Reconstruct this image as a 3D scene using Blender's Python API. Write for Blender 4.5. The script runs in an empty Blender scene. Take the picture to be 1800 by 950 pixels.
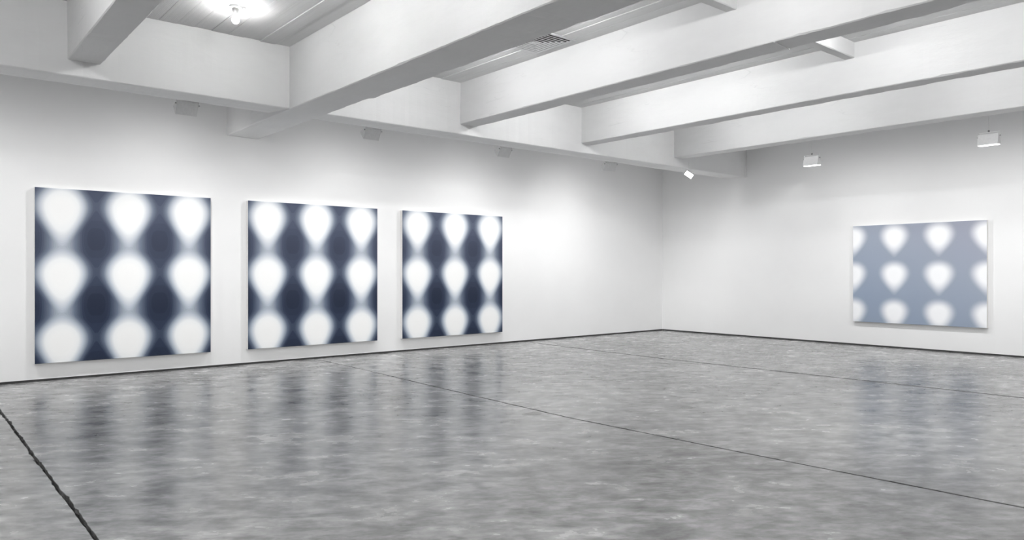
import bpy, bmesh, math, random
from mathutils import Vector, Matrix
random.seed(7)
S = bpy.context.scene
COL = S.collection
R = math.radians

# ------------------------------------------------------------------ camera, world, exposure
CX, CY, CH = 11.766, -14.997, 1.5          # camera stands 11.8 m from the left wall, 15 m from the right wall
cd = bpy.data.cameras.new('camera'); cam = bpy.data.objects.new('camera', cd); COL.objects.link(cam)
cam.location = (CX, CY, CH); cam.rotation_euler = (R(90), 0, R(49.775))
cd.sensor_width = 36; cd.lens = 1279.75 / 1800 * 36; cd.shift_y = 3.28 / 1800
cd.clip_start = .05; cd.clip_end = 200
S.camera = cam
w = bpy.data.worlds.new('world'); S.world = w; w.use_nodes = True
w.node_tree.nodes['Background'].inputs[0].default_value = (.8, .8, .8, 1)
w.node_tree.nodes['Background'].inputs[1].default_value = .2
S.view_settings.view_transform = 'Standard'; S.view_settings.look = 'None'
S.view_settings.gamma = 1; S.view_settings.use_curve_mapping = False
S.view_settings.exposure = 0.0
S.cycles.max_bounces = 7; S.cycles.diffuse_bounces = 6; S.cycles.glossy_bounces = 2; S.cycles.adaptive_threshold = .04
S.cycles.sample_clamp_indirect = 4; S.cycles.blur_glossy = .5
S.cycles.use_denoising = True; S.cycles.denoiser = 'OPENIMAGEDENOISE'; S.cycles.denoising_input_passes = 'RGB_ALBEDO_NORMAL'; S.cycles.denoising_prefilter = 'ACCURATE'; S.cycles.denoising_quality = 'HIGH'
WASH_LEFT, WASH_RIGHT, BULB = 172, 152, 490   # lamp strengths, used by the lamp builders below

# ------------------------------------------------------------------ measured layout (metres; corner of the two walls at the origin)
ZC = 4.502                                  # ceiling boards
XMAX, YMIN = 16.0, -21.6                    # far walls of the room, behind the camera
AF, AB, AZ, AZB = 2.422, 1.708, 3.694, 3.757   # edge beam parallel to the left wall: front x, back x, bottoms
BEAMS = [  # near y, far y, bottom z
    (-18.95, -18.60, 3.85), (-16.25, -15.95, 3.85),
    (-13.554, -13.224, 3.852), (-10.985, -10.472, 3.672), (-8.162, -7.825, 3.847),
    (-5.428, -5.127, 3.851), (-2.699, -2.385, 3.868)]
BX0, BX1, BBZ = 7.255, 7.391, 4.30          # slim second beam parallel to the left wall

# ------------------------------------------------------------------ node helpers
class N:
    """wraps a float socket so node maths can be written as arithmetic"""
    def __init__(s, nt, sock): s.nt, s.s = nt, sock
    def _m(s, op, *a, clamp=False):
        n = s.nt.nodes.new('ShaderNodeMath'); n.operation = op; n.use_clamp = clamp
        for i, v in enumerate((s,) + a):
            if isinstance(v, N): s.nt.links.new(v.s, n.inputs[i])
            else: n.inputs[i].default_value = v
        return N(s.nt, n.outputs[0])
    def __add__(s, o): return s._m('ADD', o)
    __radd__ = __add__
    def __sub__(s, o): return s._m('SUBTRACT', o)
    def __rsub__(s, o): return (s * -1) + o
    def __mul__(s, o): return s._m('MULTIPLY', o)
    __rmul__ = __mul__
    def __truediv__(s, o): return s._m('DIVIDE', o)
    def __pow__(s, o): return s._m('POWER', o)
    def f(s, op, *a, **k): return s._m(op, *a, **k)
    def clamp(s): return s._m('ADD', 0.0, clamp=True)
    def smooth(s, a, b, lo=0., hi=1.):
        n = s.nt.nodes.new('ShaderNodeMapRange'); n.interpolation_type = 'SMOOTHSTEP'
        s.nt.links.new(s.s, n.inputs[0])
        for i, v in enumerate((a, b, lo, hi)): n.inputs[i + 1].default_value = v
        return N(s.nt, n.outputs[0])

def lin(r, g=None, b=None):
    g = r if g is None else g; b = r if b is None else b
    c = [v / 255 for v in (r, g, b)]
    return tuple(v / 12.92 if v <= .04045 else ((v + .055) / 1.055) ** 2.4 for v in c) + (1,)

def new_mat(name):
    m = bpy.data.materials.new(name); m.use_nodes = True
    nt = m.node_tree
    return m, nt, nt.nodes['Principled BSDF']

def ramp(nt, src, stops):
    n = nt.nodes.new('ShaderNodeValToRGB'); nt.links.new(src, n.inputs[0])
    el = n.color_ramp.elements
    while len(el) < len(stops): el.new(.5)
    for e, (p, c) in zip(el, stops): e.position = p; e.color = c
    return n.outputs[0]

def mixc(nt, fac, a, b, mode='MIX'):
    n = nt.nodes.new('ShaderNodeMix'); n.data_type = 'RGBA'; n.blend_type = mode
    for i, v in ((0, fac), (6, a), (7, b)):
        if hasattr(v, 'is_output'): nt.links.new(v, n.inputs[i])
        else: n.inputs[i].default_value = v
    return n.outputs[2]

def noise(nt, scale, detail=4, rough=.55, stretch=(1, 1, 1), coord='Object', dist=0., rot=None):
    tc = nt.nodes.new('ShaderNodeTexCoord'); mp = nt.nodes.new('ShaderNodeMapping')
    mp.inputs['Scale'].default_value = stretch
    if rot is not None: mp.vector_type = 'TEXTURE'; mp.inputs['Rotation'].default_value = (0, 0, rot); mp.inputs['Location'].default_value = (3.1, 1.7, .37)
    nt.links.new(tc.outputs[coord], mp.inputs[0])
    n = nt.nodes.new('ShaderNodeTexNoise'); n.inputs['Scale'].default_value = scale
    n.inputs['Detail'].default_value = detail; n.inputs['Roughness'].default_value = rough
    n.inputs['Distortion'].default_value = dist
    nt.links.new(mp.outputs[0], n.inputs['Vector'])
    return n.outputs[0]

def bump(nt, h, bsdf, strength, dist):
    n = nt.nodes.new('ShaderNodeBump'); n.inputs['Strength'].default_value = strength
    n.inputs['Distance'].default_value = dist
    nt.links.new(h, n.inputs['Height']); nt.links.new(n.outputs[0], bsdf.inputs['Normal'])

def flat_mat(name, col, rough=.6, metal=0., emit=0., emit_col=(1, 1, 1, 1)):
    m, nt, b = new_mat(name)
    v = noise(nt, 30, 1)
    c = ramp(nt, v, [(.3, tuple(x * .94 for x in col[:3]) + (1,)), (.7, col)])
    nt.links.new(c, b.inputs['Base Color'])
    b.inputs['Roughness'].default_value = rough; b.inputs['Metallic'].default_value = metal
    if emit:
        b.inputs['Emission Color'].default_value = emit_col; b.inputs['Emission Strength'].default_value = emit
    return m

# ------------------------------------------------------------------ materials
def mat_wall():
    m, nt, b = new_mat('white_wall_paint')
    v = noise(nt, 1.2, 4, .6)
    nt.links.new(ramp(nt, v, [(.3, (.865, .865, .865, 1)), (.7, (.885, .885, .885, 1))]), b.inputs['Base Color'])
    b.inputs['Roughness'].default_value = .75; b.inputs['Specular IOR Level'].default_value = .2
    return m

def mat_beam(stretch, name):
    m, nt, b = new_mat(name)
    big = noise(nt, 1.4, 4, .65, stretch); fine = noise(nt, 7, 4, .7, stretch)
    c1 = ramp(nt, big, [(.3, (.80, .80, .80, 1)), (.55, (.85, .85, .85, 1)), (.75, (.865, .865, .865, 1))])
    # hairline cracks and plaster seams, drawn out along the beam
    ck = N(nt, noise(nt, .9, 4, .7, (stretch[0] * .5, stretch[1] * .5, stretch[2] * 1.6), dist=.35))
    line = (ck - .47).f('ABSOLUTE').smooth(0., .004, 1., 0.)
    msk = N(nt, noise(nt, .55, 2, .5)).smooth(.5, .66)
    ln = line * msk
    c = mixc(nt, (ln * .12).s, c1, (.42, .42, .42, 1))
    nt.links.new(c, b.inputs['Base Color'])
    b.inputs['Roughness'].default_value = .8; b.inputs['Specular IOR Level'].default_value = .2
    h = N(nt, fine) * .8 + N(nt, big) * 1.2 - ln * .5
    bump(nt, h.s, b, .35, .012)
    return m

def mat_board():
    m, nt, b = new_mat('board_marked_white_concrete')
    v = noise(nt, 2.2, 5, .7, (.35, 2.2, 1)); g = noise(nt, 9, 3, .65, (.12, 3, 1))
    oi = nt.nodes.new('ShaderNodeObjectInfo')
    k = N(nt, oi.outputs['Random']) * .10 + N(nt, v) * .22
    c = ramp(nt, k.s, [(.05, (.79, .79, .79, 1)), (.27, (.90, .90, .90, 1))])
    nt.links.new(c, b.inputs['Base Color']); b.inputs['Roughness'].default_value = .8
    b.inputs['Specular IOR Level'].default_value = .2
    bump(nt, (N(nt, g) + N(nt, v) * .6).s, b, .5, .012)
    return m

def mat_floor():
    m, nt, b = new_mat('polished_grey_concrete')
    # cloudy finish, drawn out by the trowel
    big = N(nt, noise(nt, .45, 3, .6, dist=.3)); mid = N(nt, noise(nt, 1.7, 5, .62, (1.3, .9, .57), dist=.25, rot=R(50)))
    fine = N(nt, noise(nt, 13, 4, .62, (1.7, .8, .31), dist=.3, rot=R(56)))
    patch = N(nt, noise(nt, 4.6, 5, .58, (1.5, .85, .43), dist=.3, rot=R(53)))
    k = big * .45 + mid * .55
    c = ramp(nt, k.s, [(.38, (.21, .21, .21, 1)), (.5, (.298, .298, .297, 1)), (.62, (.40, .40, .397, 1))])
    g = patch.smooth(.28, .72, .58, 1.26) * fine.smooth(.26, .74, .74, 1.26)
    cb = nt.nodes.new('ShaderNodeCombineColor')
    for q in range(3): nt.links.new(g.s, cb.inputs[q])
    c = mixc(nt, 1.0, c, cb.outputs[0], 'MULTIPLY')
    nt.links.new(c, b.inputs['Base Color'])
    rg = (mid * .16 + patch * .14 + .10).clamp()
    nt.links.new(rg.s, b.inputs['Roughness'])
    b.inputs['Specular IOR Level'].default_value = .55
    bump(nt, (fine * .4 + mid).s, b, .035, .010)
    return m

def mat_painting(name, kind):
    m, nt, b = new_mat(name)
    uvn = nt.nodes.new('ShaderNodeUVMap'); sp = nt.nodes.new('ShaderNodeSeparateXYZ')
    nt.links.new(uvn.outputs[0], sp.inputs[0])
    u, v = N(nt, sp.outputs[0]), N(nt, sp.outputs[1])       # u left to right, v top to bottom
    if kind == 'dark':
        u0, pu, v0, pv, hw, up, dn, taper = .138, .3615, .107, .385, .152, .138, .212, .62
    else:
        u0, pu, v0, pv, hw, up, dn, taper = .003, .3335, .115, .380, .124, .135, .215, .66
    du = (((u - u0) / pu + .5).f('FRACT') - .5) * pu
    dv = (((v - v0) / pv + .42).f('FRACT') - .42) * pv
    t = (dv / dn).f('MAXIMUM', 0.0)
    wd = (1 - t.f('MINIMUM', 1.0) ** 1.6 * taper) * hw
    vy = dv.f('MAXIMUM', 0.0) / dn + dv.f('MINIMUM', 0.0) / up
    q = (du.f('ABSOLUTE') / wd) ** 2.1 + vy.f('ABSOLUTE') ** 2.1
    r = q ** (1 / 2.1)
    if kind == 'dark':
        f = r.smooth(.26, 1.18, 1., 0.)
        g = (du * (2 * math.pi / pu)).f('COSINE') * .5 + .5
        h = ((dv + .012) * (2 * math.pi / pv)).f('COSINE') * .5 + .5
        base = .01 + (g ** 1.6) * .46 + h * (1 - g) * .11
        L = base + (1 - base) * f
        Lq = (L * 26).f('FLOOR') / 26 + .016
        L = L * .3 + Lq * .7
        top = ramp(nt, L.s, [(0, lin(60, 66, 84)), (.10, lin(76, 83, 101)), (.28, lin(120, 129, 144)), (.52, lin(190, 196, 205)), (.8, lin(243, 245, 246)), (1, lin(251, 251, 250))])
        bot = ramp(nt, L.s, [(0, lin(28, 36, 54)), (.10, lin(44, 54, 75)), (.28, lin(98, 109, 127)), (.52, lin(180, 189, 200)), (.8, lin(243, 245, 246)), (1, lin(251, 251, 250))])
        c = mixc(nt, v.smooth(.05, .85).s, top, bot)
    else:
        f = r.smooth(.34, 1.10, 1., 0.)
        d = (v * .8 + (1 - u) * .45).clamp()
        bg = ramp(nt, d.s, [(0, lin(159, 162, 176)), (.5, lin(153, 162, 177)), (1, lin(143, 156, 175))])
        c = mixc(nt, f.s, bg, lin(249, 250, 252))
    nt.links.new(c, b.inputs['Base Color'])
    b.inputs['Roughness'].default_value = .7; b.inputs['Specular IOR Level'].default_value = .2
    bump(nt, noise(nt, 420, 2, .5, coord='Object'), b, .05, .001)
    return m

M = dict(
    wall=mat_wall(), beam_x=mat_beam((.35, 1, 1), 'white_plaster_along_x'), beam_y=mat_beam((1, .35, 1), 'white_plaster_along_y'),
    board=mat_board(), floor=mat_floor(), joint=flat_mat('dark_joint', (.035, .035, .035, 1), .9),
    base=flat_mat('dark_base_strip', (.045, .045, .045, 1), .6),
    white=flat_mat('white_enamel', (.87, .87, .87, 1), .45), canvas=flat_mat('primed_canvas_edge', (.80, .79, .77, 1), .8),
    dark=flat_mat('painted_void_shade', (.012, .012, .012, 1), .8), steel=flat_mat('grey_metal', (.25, .25, .25, 1), .4, .8),
    vent=flat_mat('vent_enamel', (.86, .86, .86, 1), .5),
    glow=flat_mat('lamp_glow', (.9, .9, .9, 1), .5, 0, 6), bulb=flat_mat('bulb_glow', (.9, .9, .9, 1), .3, 0, 12),
    patch=flat_mat('floor_filler', (.30, .30, .295, 1), .5),
    p_dark=mat_painting('soft_lights_on_navy', 'dark'), p_light=mat_painting('soft_lights_on_grey_blue', 'light'))

for k in ('glow', 'bulb'): M[k].cycles.emission_sampling = 'NONE'

# ------------------------------------------------------------------ object helpers
def link(name, bm, mat, parent=None, smooth=False, mats=None):
    me = bpy.data.meshes.new(name); bmesh.ops.recalc_face_normals(bm, faces=bm.faces[:]); bm.to_mesh(me); bm.free()
    for mm in (mats or [mat]): me.materials.append(mm)
    if smooth:
        for p in me.polygons: p.use_smooth = True
    o = bpy.data.objects.new(name, me); COL.objects.link(o); o.parent = parent
    return o
def box(bm, x0, x1, y0, y1, z0, z1, mi=0):
    vs = [bm.verts.new((x, y, z)) for x in (x0, x1) for y in (y0, y1) for z in (z0, z1)]
    for q in ((0, 1, 3, 2), (4, 6, 7, 5), (0, 4, 5, 1), (2, 3, 7, 6), (0, 2, 6, 4), (1, 5, 7, 3)):
        bm.faces.new([vs[i] for i in q]).material_index = mi
    return vs
def bevelled_box(*a, bev=.004):
    bm = bmesh.new(); box(bm, *a); bmesh.ops.bevel(bm, geom=bm.edges[:], offset=bev, segments=2, affect='EDGES'); return bm
def tube(bm, p, q, r, n=12):
    p, q = Vector(p), Vector(q); d = q - p
    mtx = Matrix.Translation((p + q) / 2) @ d.to_track_quat('Z', 'Y').to_matrix().to_4x4()
    bmesh.ops.create_cone(bm, cap_ends=True, segments=n, radius1=r, radius2=r, depth=d.length, matrix=mtx)
def lathe(bm, prof, n=24, c=(0, 0, 0)):
    rings = []
    for r, z in prof:
        if r < 1e-5: rings.append([bm.verts.new((c[0], c[1], c[2] + z))])
        else: rings.append([bm.verts.new((c[0] + r * math.cos(2 * math.pi * i / n), c[1] + r * math.sin(2 * math.pi * i / n), c[2] + z)) for i in range(n)])
    for a, b in zip(rings, rings[1:]):
        for i in range(n):
            j = (i + 1) % n
            if len(a) == 1: bm.faces.new((a[0], b[i], b[j]))
            elif len(b) == 1: bm.faces.new((a[i], a[j], b[0]))
            else: bm.faces.new((a[i], a[j], b[j], b[i]))
def tag(o, label=None, cat=None, group=None, kind=None):
    if label: o['label'] = label
    if cat: o['category'] = cat
    if group: o['group'] = group
    if kind: o['kind'] = kind
    return o
def empty(name, loc, rot=(0, 0, 0)):
    o = bpy.data.objects.new(name, None); COL.objects.link(o); o.location = loc; o.rotation_euler = rot; o.empty_display_size = .1
    return o
def struct(o, label, cat): return tag(o, label, cat, kind='structure')

# ------------------------------------------------------------------ floor: four slabs over a dark base, open joints between
bm = bmesh.new(); box(bm, -.1, XMAX, YMIN, .1, -.12, -.035)
floor = struct(link('floor', bm, M['joint']), 'polished grey concrete floor cast in wide slabs with dark joints', 'floor')
def interp(tab, x):
    if x <= tab[0][0]: return tab[0][1]
    for (a, p), (b, q) in zip(tab, tab[1:]):
        if x <= b: return p + (q - p) * (x - a) / (b - a)
    return tab[-1][1]
JOINTS = [  # (path of the joint as x, y), half width, chipping
    ([(0, -18.9), (16, -18.9)], .006, .003),
    ([(0, -14.14), (16, -14.142)], .0065, .018),
    ([(0, -9.50), (1.6, -9.515), (4, -9.63), (6.4, -9.715), (8.4, -9.636), (10.4, -9.52), (16, -9.4)], .011, .008),
    ([(0, -4.69), (2, -4.80), (3.9, -4.875), (5.3, -4.845), (9.1, -4.757), (16, -4.66)], .026, .012)]
def edge_pts(j, side):
    tab, hwid, chip = JOINTS[j]; rnd = random.Random(j * 10 + side); out = []
    x = 0.0; run = 0
    while x < XMAX:
        if rnd.random() < .06: run = rnd.random() * chip * 1.6
        run *= .7
        out.append((x, interp(tab, x) + side * (hwid + rnd.random() * chip * .45 + run)))
        x += .05
    out.append((XMAX, interp(tab, XMAX) + side * hwid)); return out
def slab(lo, hi):
    n = max(len(lo), len(hi)); bm = bmesh.new()
    rows = []
    for i in range(n):
        a = lo[i] if len(lo) > 2 else (hi[i][0], lo[0][1]); b = hi[i] if len(hi) > 2 else (lo[i][0], hi[0][1])
        bev = .0025
        rows.append([bm.verts.new(p) for p in ((a[0], a[1], -.034), (a[0], a[1], -bev), (a[0], a[1] + bev, 0), (b[0], b[1] - bev, 0), (b[0], b[1], -bev), (b[0], b[1], -.034))])
    for r, s in zip(rows, rows[1:]):
        for k in range(5): bm.faces.new((r[k], r[k + 1], s[k + 1], s[k]))
    return link('floor_slab', bm, M['floor'], floor)
edges = [([(0, YMIN), (XMAX, YMIN)],)] 
slab([(0, YMIN)] * 2, edge_pts(0, -1)); slab(edge_pts(0, 1), edge_pts(1, -1)); slab(edge_pts(1, 1), edge_pts(2, -1))
slab(edge_pts(2, 1), edge_pts(3, -1)); slab(edge_pts(3, 1), [(0, .0)] * 2)
# small filled scar beside the middle joint
bm = bmesh.new(); pts = []
for i in range(18):
    a = 2 * math.pi * i / 18; k = 1 + .18 * math.sin(3 * a + 1)
    pts.append(bm.verts.new((6.03 + .075 * k * math.cos(a), -9.86 + .11 * k * math.sin(a), .0012)))
bm.faces.new(pts); f = bmesh.ops.extrude_face_region(bm, geom=bm.faces[:]); bmesh.ops.translate(bm, verts=[v for v in f['geom'] if isinstance(v, bmesh.types.BMVert)], vec=(0, 0, -.004))
tag(link('floor_patch', bm, M['patch'], floor), 'small pale filled scar in the concrete')

# ------------------------------------------------------------------ walls and base strips
BZ = .032
bm = bmesh.new(); box(bm, -.25, 0, YMIN, .25, BZ, 4.7); struct(link('wall_left', bm, M['wall']), 'long white wall carrying three dark paintings', 'wall')
bm = bmesh.new(); box(bm, 0, XMAX, 0, .25, BZ, 4.7); struct(link('wall_right', bm, M['wall']), 'white wall carrying the single pale blue painting', 'wall')
bm = bmesh.new(); box(bm, 0, XMAX + .25, YMIN - .25, YMIN, 0, 4.7); struct(link('wall_front', bm, M['wall']), 'plain white wall behind the viewer', 'wall')
bm = bmesh.new(); box(bm, XMAX, XMAX + .25, YMIN, .25, 0, 4.7); struct(link('wall_side', bm, M['wall']), 'plain white wall at the viewer\'s right', 'wall')
def strip(name, along, label):
    bm = bmesh.new(); t = 0
    rnd = random.Random(3)
    root = None
    L = abs(YMIN) if along == 'y' else XMAX
    a = 0
    while a < L - .05:
        b = min(L, a + 3.05)
        if along == 'y': box(bm, -.05, -.004 - rnd.random() * .004, -b + .003, -a - .003, -.01, BZ + .001)
        else: box(bm, a + .003, b - .003, .004 + rnd.random() * .004, .05, -.01, BZ + .001)
        a = b
    return struct(link(name, bm, M['base']), label, 'baseboard')
strip('baseboard_left', 'y', 'dark recessed strip along the foot of the left wall')
strip('baseboard_right', 'x', 'dark recessed strip along the foot of the right wall')

# ------------------------------------------------------------------ ceiling: slab, boards, beams
bm = bmesh.new(); box(bm, -.25, XMAX + .25, YMIN - .25, .25, ZC + .02, ZC + .2)
ceiling = struct(link('ceiling', bm, M['board']), 'white board-marked concrete ceiling with a grid of deep beams', 'ceiling')
bm = bmesh.new(); box(bm, 0, 1, -.5, .5, 0, .03); bmesh.ops.bevel(bm, geom=[e for e in bm.edges if all(v.co.z < .01 for v in e.verts)], offset=.004, segments=1, affect='EDGES')
bmesh_board = bm
board_me = None
def board(x0, x1, y0, y1, dz):
    global board_me
    if board_me is None:
        o = link('ceiling_board', bmesh_board, M['board'], ceiling); board_me = o.data
    else:
        o = bpy.data.objects.new('ceiling_board', board_me); COL.objects.link(o); o.parent = ceiling
    o.location = (x0, (y0 + y1) / 2, ZC + dz); o.scale = (x1 - x0, y1 - y0 - .006, 1)
bays = [(a[1], b[0]) for a, b in zip(BEAMS, BEAMS[1:])] + [(BEAMS[-1][1], 0)]
for y0, y1 in bays[1:]:
    n = max(1, round((y1 - y0) / .2)); st = (y1 - y0) / n
    for i in range(n):
        board(AF, XMAX, y0 + i * st, y0 + (i + 1) * st, random.uniform(-.006, .006))

def beam_mesh(L, W, z0, z1, seed, jit, zb1=None, flare=None):
    """bar running along local X from 0 to L, width W in local Y, worn lower edges"""
    rnd = random.Random(seed); bm = bmesh.new(); rows = []
    n = max(2, int(L / .07)); ja = jb = 0; zb1 = z0 if zb1 is None else zb1
    ca = cb = 0
    for i in range(n + 1):
        x = L * i / n
        ja = ja * .6 + rnd.gauss(0, 1) * jit * .5; jb = jb * .6 + rnd.gauss(0, 1) * jit * .5
        if rnd.random() < .035: ca = rnd.random() * jit * 2.2
        if rnd.random() < .035: cb = rnd.random() * jit * 2.2
        ca *= .6; cb *= .6
        c = .010
        fa, fz = (flare(x) if flare else (0, 0))
        ww = W + fa
        pr = ((0, z1), (ja * .3, (z0 + z1) / 2), (ja * .4, z0 + c + fz + ca + ja * .5), (c + ca * .7, z0 + ja * .5 + fz),
              (ww - c - cb * .7, zb1 + jb * .5 + fz), (ww + jb * .4, zb1 + c + fz + cb + jb * .5), (W + jb * .3, (zb1 + z1) / 2), (W, z1))
        rows.append([bm.verts.new((x, y, z)) for y, z in pr])
    for r, s in zip(rows, rows[1:]):
        for k in range(8): bm.faces.new((r[k], r[(k + 1) % 8], s[(k + 1) % 8], s[k]))
    bm.faces.new(rows[0]); bm.faces.new(rows[-1])
    return bm
ZT = ZC + .05
for i, (y0, y1, z) in enumerate(BEAMS):
    fl = (lambda x: (.0, .0) if x < 3.68 else (.028, -.006)) if i == 3 else None
    x0 = 0 if i == 3 else AF - .3               # only the deep beam runs on to the left wall
    o = link('ceiling_beam', beam_mesh(XMAX - x0, y1 - y0, z, ZT, 20 + i, .010, flare=fl), M['beam_x'], ceiling); o.location = (x0, y0, 0)
# edge beam parallel to the left wall: local X runs along +y, local Y towards -x
o = link('edge_beam', beam_mesh(-YMIN, AF - AB, AZ - .012, ZT, 50, .008, zb1=AZB - .012), M['beam_x'], ceiling)
o.location = (AF, YMIN, 0); o.rotation_euler = (0, 0, R(90))
o = link('slim_beam', beam_mesh(-YMIN - 5.3, BX1 - BX0, BBZ, ZT, 51, .004), M['beam_x'], ceiling)
o.location = (BX1, YMIN, 0); o.rotation_euler = (0, 0, R(90))
# plaster strip where the edge beam meets the right wall
link('plaster_strip', bevelled_box(AF - .01, AF + .018, -.06, -.002, AZ - .01, 4.2, bev=.006), M['beam_y'], ceiling)
# thin pipe crossing the underside of the third beam in view
bm = bmesh.new(); tube(bm, (7.83, -8.17, 3.842), (7.80, -7.82, 3.842), .006); link('thin_pipe', bm, M['white'], ceiling)

# ------------------------------------------------------------------ paintings
PT = .075
def painting(loc, rotz, W, Hh, mat, label, group):
    """origin at the middle of the lower edge, on the wall; local Y points to the wall, local X to the right"""
    root = empty('painting', loc, (0, 0, rotz)); tag(root, label, 'painting', group)
    bm = bmesh.new(); uvl = bm.loops.layers.uv.new('UVMap')
    e = .004                                            # softly rounded canvas turn
    nx = 2
    vs = {}
    def V(x, y, z): return bm.verts.new((x, y, z))
    a = [V(-W / 2 + e, -PT, e), V(W / 2 - e, -PT, e), V(W / 2 - e, -PT, Hh - e), V(-W / 2 + e, -PT, Hh - e)]
    b = [V(-W / 2, -PT + e, 0), V(W / 2, -PT + e, 0), V(W / 2, -PT + e, Hh), V(-W / 2, -PT + e, Hh)]
    bm.faces.new(a)
    for i in range(4): bm.faces.new((a[i], b[i], b[(i + 1) % 4], a[(i + 1) % 4]))
    for f in bm.faces:
        for l in f.loops: l[uvl].uv = ((l.vert.co.x + W / 2) / W, 1 - l.vert.co.z / Hh)
    link('canvas', bm, mat, root)
    for nm, q in (('canvas_edge', (-W / 2, -W / 2 + .02, 0, Hh)), ('canvas_edge', (W / 2 - .02, W / 2, 0, Hh)), ('canvas_edge', (-W / 2 + .02, W / 2 - .02, Hh - .02, Hh)), ('canvas_edge', (-W / 2 + .02, W / 2 - .02, 0, .02))):
        bm = bmesh.new(); box(bm, q[0], q[1], -PT + e, -.001, q[2], q[3]); link(nm, bm, M['canvas'], root)
    return root
G3 = 'dark paintings along the left wall'
P_LO, P_HI = .250, 2.651
for a, b, lab in ((-13.566, -11.255, 'largest-looking square navy painting of nine soft white lights, leftmost on the left wall'),
                  (-10.673, -8.314, 'middle of the three square navy paintings with nine soft white lights'),
                  (-7.785, -5.366, 'navy painting of nine soft white lights nearest the room corner')):
    painting((0, (a + b) / 2, P_LO), R(90), b - a, P_HI - P_LO, M['p_dark'], lab, G3)
painting(((4.908 + 7.300) / 2, 0, .489), 0, 7.300 - 4.908, 2.432 - .489, M['p_light'], 'pale grey-blue painting with rows of white lights alone on the right wall', None)

# ------------------------------------------------------------------ wall washer lamps
def hood_parts(root, tilt, lens, roll=0., L=.27):
    """trough hood; local X along the trough, local +Y to the wall; pivot at its top"""
    Mx = Matrix.Rotation(roll, 4, 'Y') @ Matrix.Rotation(tilt, 4, 'X')
    top, bot, h = .045, .165, .165
    sec_o = [(-top / 2, 0), (top / 2, 0), (bot / 2, -h), (-bot / 2, -h)]
    t = .005
    def plate(name, pts, m, x0=-L / 2, x1=L / 2):
        bm = bmesh.new()
        A = [bm.verts.new(Mx @ Vector((x0, y, z))) for y, z in pts]; B = [bm.verts.new(Mx @ Vector((x1, y, z))) for y, z in pts]
        bm.faces.new(A); bm.faces.new(B)
        for i in range(len(pts)):
            j = (i + 1) % len(pts); bm.faces.new((A[i], A[j], B[j], B[i]))
        return link(name, bm, m, root)
    plate('hood_top', [(-top / 2, 0), (top / 2, 0), (top / 2, -t), (-top / 2, -t)], M['white'])
    plate('hood_back', [(-top / 2, 0), (-top / 2 + t, 0), (-bot / 2 + t, -h), (-bot / 2, -h)], M['white'])
    plate('hood_front', [(top / 2, 0), (top / 2 - t, 0), (bot / 2 - t, -h), (bot / 2, -h)], M['white'])
    for s in (-1, 1): plate('end_cap', [(-top / 2 - .003, .004), (top / 2 + .003, .004), (bot / 2 + .003, -h), (-bot / 2 - .003, -h)], M['white'], s * L / 2 - .003, s * L / 2 + .003)
    lz = -h + .028 if lens == 'deep' else -h - .008          # lens set back in the hood, or flush with its mouth
    lw = (bot if lens != 'deep' else .13) / 2 - .012
    plate('glowing_lens', [(-lw, lz + .012), (lw, lz + .012), (lw, lz), (-lw, lz)], M['glow'], -L / 2 + .008, L / 2 - .008)
    h = -lz + .022
    return Mx, h
def washer(loc, rotz, tilt, aim, power, label, group, stem_off=0, zt=ZC, lens='deep', low=0., roll=0., cut=(82, 122), lat=.25):
    root = empty('wall_washer_lamp', loc, (0, 0, rotz)); tag(root, label, 'lamp', group)
    Mx, h = hood_parts(root, tilt, lens, roll)
    L = .27
    # yoke, stem and fixing cup
    bm = bmesh.new(); tube(bm, (stem_off, 0, .045), (stem_off, 0, zt - loc[2]), .006, 10); link('stem', bm, M['white'], root)
    bm = bmesh.new(); lathe(bm, [(0, .03), (.012, .03), (.014, .04), (.014, .056), (.008, .062), (0, .062)], 14, (stem_off, 0, 0)); link('stem_joint', bm, M['steel'], root)
    bm = bmesh.new(); box(bm, -L / 2 - .014, L / 2 + .014, -.012, .012, .026, .032)
    for s in (-1, 1): box(bm, s * (L / 2 + .011) - .003, s * (L / 2 + .011) + .003, -.012, .012, -.05, .032)
    link('yoke', bm, M['white'], root)
    for s in (-1, 1):
        bm = bmesh.new(); tube(bm, (s * (L / 2 + .004), 0, -.035), (s * (L / 2 + .022), 0, -.035), .010, 10); link('clamp_knob', bm, M['steel'], root)
    bm = bmesh.new(); lathe(bm, [(0, zt - loc[2] - .03), (.03, zt - loc[2] - .028), (.04, zt - loc[2] - .004), (.04, zt - loc[2])], 16, (stem_off, 0, 0)); link('ceiling_cup', bm, M['white'], root)
    # reflector lamp: strongest just off the vertical towards the wall, fading smoothly upwards (an IES-like distribution)
    ld = bpy.data.lights.new('washer_light', 'POINT'); ld.energy = power; ld.shadow_soft_size = .016
    ld.use_nodes = True; nt = ld.node_tree; em = nt.nodes['Emission']
    tc = nt.nodes.new('ShaderNodeTexCoord'); sp = nt.nodes.new('ShaderNodeSeparateXYZ'); nt.links.new(tc.outputs['Normal'], sp.inputs[0])
    phi = N(nt, sp.outputs[1]).f('ARCTAN2', N(nt, sp.outputs[2]) * -1)
    off = ((phi - R(aim[0])).f('ABSOLUTE') - R(7)).f('MAXIMUM', 0.0)
    st = (off * -aim[1]).f('EXPONENT') * phi.f('ABSOLUTE').smooth(R(cut[0]), R(cut[1]), 1., 0.) * phi.smooth(R(-62), R(-20)) * N(nt, sp.outputs[0]).f('ABSOLUTE').smooth(.70, 1.0, 1., lat)
    nt.links.new(st.s, em.inputs['Strength'])
    lo = bpy.data.objects.new('washer_light', ld); COL.objects.link(lo); lo.parent = root
    p = Mx @ Vector((0, 0, -h)); p.z -= low; lo.location = p
    return root
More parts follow.
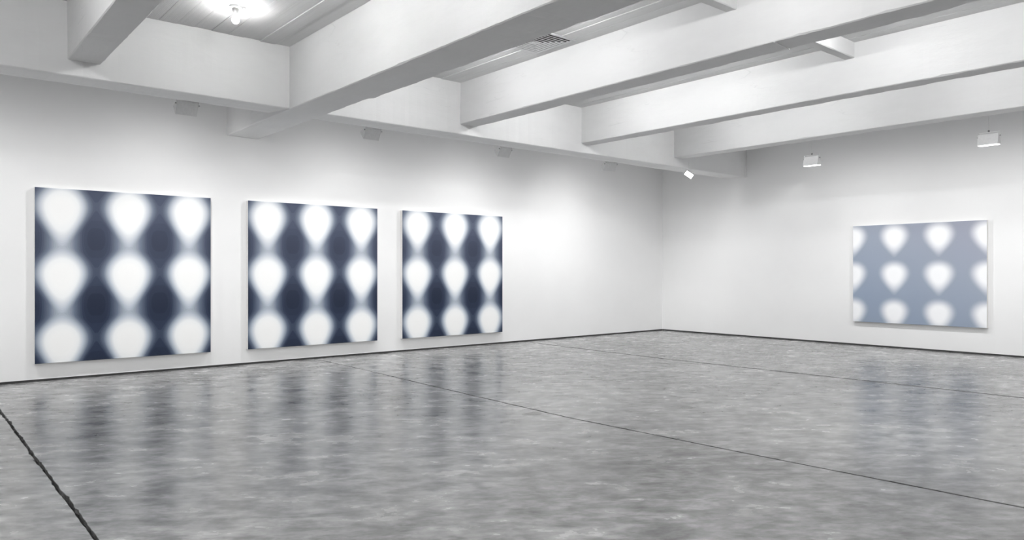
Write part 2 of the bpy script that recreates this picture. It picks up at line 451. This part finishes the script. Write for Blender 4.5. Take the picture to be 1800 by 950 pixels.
GL, GR = 'wall washer lamps along the left wall', 'wall washer lamps along the right wall'
XL = 1.42
left_rows = [(-17.47, 'white wall washer lamp on the left wall row, out of view behind the viewer'),
             (-14.74, 'white wall washer lamp on the left wall row, out of view behind the viewer'),
             (-11.99, 'white box lamp under the edge beam, above the leftmost navy painting'),
             (-9.16, 'white box lamp under the edge beam, above the middle navy painting'),
             (-6.40, 'white box lamp under the edge beam, above the navy painting nearest the corner'),
             (-3.52, 'small white box lamp under the edge beam above bare wall near the corner')]
for y, lab in left_rows:
    last = y > -4                               # the lamp next to the corner is turned a little towards it
    washer((XL, y, 3.80), R(74 if last else 90), R(48), (18, 2.1), WASH_LEFT, lab, GL, stem_off=.02, lat=.4 if last else .25)
YR = -2.13
for x, lab in ((5.10, 'white hooded lamp on a thin stem before the right wall, left of the pale painting'),
               (7.94, 'white hooded lamp on a thin stem before the right wall, nearest the right edge'),
               (10.75, 'white wall washer lamp of the right wall row, out of view to the right'),
               ):
    washer((x, YR, 3.625), 0, R(4), (36, 1.15), WASH_RIGHT, lab, GR, lens='flush')
# the odd one near the corner, turned so that its lit mouth shows
odd = washer((2.50, -2.30, 3.585), R(62), R(-55), (30, 1.2), WASH_RIGHT * .46, 'lamp with its bright mouth showing, near the room corner under the edge beam', GR, lens='flush', low=.10, roll=R(30), cut=(45, 108), lat=.5)
odd.scale = (.66, .5, .66)

# ------------------------------------------------------------------ bare bulbs on the ceiling
def bulb_lamp(x, y, label, group, power=1.0, drop=0.):
    root = empty('bare_bulb_lamp', (x, y, ZC)); tag(root, label, 'lamp', group)
    bm = bmesh.new(); lathe(bm, [(0, .004), (.068, .004), (.068, -.008), (.060, -.016), (.034, -.022), (0, -.022)], 28); link('ceiling_rose', bm, M['steel'] if False else M['white'], root, True)
    if drop:
        bm = bmesh.new(); tube(bm, (0, 0, -.02), (0, 0, -.022 - drop), .008, 8); link('pendant_rod', bm, M['white'], root)
    bm = bmesh.new(); lathe(bm, [(0, -.02), (.036, -.02), (.036, -.052), (.028, -.062), (.024, -.078), (0, -.078)], 20, (0, 0, -drop)); link('lamp_holder', bm, M['white'], root, True)
    bm = bmesh.new(); lathe(bm, [(0, -.074), (.018, -.076), (.020, -.095), (.034, -.115), (.044, -.140), (.043, -.160), (.032, -.180), (.015, -.191), (0, -.193)], 20, (0, 0, -drop)); link('bulb', bm, M['bulb'], root, True)
    bm = bmesh.new(); tube(bm, (.05, .005, -.008), ((.35, .02, -.008) if drop else (1.3, .06, -.008)), .006, 8); link('cable', bm, M['white'], root)
    bm = bmesh.new(); lathe(bm, [(0, .0), (.022, .0), (.022, -.02), (.016, -.026), (0, -.026)], 14, (.045, .078, 0)); link('cable_box', bm, M['white'], root)
    ld = bpy.data.lights.new('bulb_light', 'POINT'); ld.energy = BULB * power; ld.shadow_soft_size = .047
    lo = bpy.data.objects.new('bulb_light', ld); COL.objects.link(lo); lo.parent = root; lo.location = (0, 0, -.150 - drop)
    return root
bulb_lamp(3.454, -12.065, 'glowing bare light bulb on the ceiling at upper left', 'bare ceiling bulbs', .25)
for y, pw, xs in ((-9.48, .74, (4.0, 5.7, 8.2, 10.8)), (-6.85, .87, (4.0, 5.7, 8.2, 10.8)), (-12.1, .60, (5.0, 6.7, 8.4, 10.8)),
                  (-4.0, .50, (4.2, 5.8, 8.2, 10.8)), (-14.8, .80, (4.9, 7.5, 12.5)), (-17.4, 1.1, (6, 12))):  # unseen bulbs: a few inferred from beam shadows, most added as fill light
    for x in xs: bulb_lamp(x, y, 'unseen bare light bulb, added between the ceiling beams to light the bays', 'bare ceiling bulbs', pw * (1.5 if x > 10 else 1), .05)

# ------------------------------------------------------------------ ceiling air vent
vx, vy, vs_ = 4.735, -8.665, .345
vent = tag(empty('ceiling_vent', (vx, vy, ZC)), 'square white ceiling air vent with nested louvres beside a beam', 'vent')
def ring(name, a0, z0, a1, z1, t, m):
    """square ring of sloping blades from half size a0 at z0 to a1 at z1"""
    bm = bmesh.new()
    lo = [[bm.verts.new((sx * a, sy * a, z)) for sx, sy in ((-1, -1), (1, -1), (1, 1), (-1, 1))] for a, z in ((a0, z0), (a1, z1), (a1 - t, z1 + t * .3), (a0 - t, z0 + t * .3))]
    for k in range(4):
        A, B = lo[k], lo[(k + 1) % 4]
        for i in range(4): bm.faces.new((A[i], A[(i + 1) % 4], B[(i + 1) % 4], B[i]))
    return link(name, bm, m, vent)
bm = bmesh.new(); box(bm, -vs_ + .01, vs_ - .01, -vs_ + .01, vs_ - .01, -.006, .004); link('throat_shade_plate', bm, M['dark'], vent)  # near-black plate paints the shade inside the vent; the ceiling has no opening
bm = bmesh.new()
for x0, x1, y0, y1 in ((-vs_ - .03, vs_ + .03, -vs_ - .03, -vs_), (-vs_ - .03, vs_ + .03, vs_, vs_ + .03), (-vs_ - .03, -vs_, -vs_, vs_), (vs_, vs_ + .03, -vs_, vs_)):
    box(bm, x0, x1, y0, y1, -.016, .004)
link('flange', bm, M['vent'], vent)
for k in range(6):
    a = vs_ - .012 - k * .052
    ring('louvre', a - .031, -.020, a, -.024, .002, M['vent'])
bm = bmesh.new(); box(bm, -.035, .035, -.035, .035, -.028, -.022); link('centre_plate', bm, M['vent'], vent)
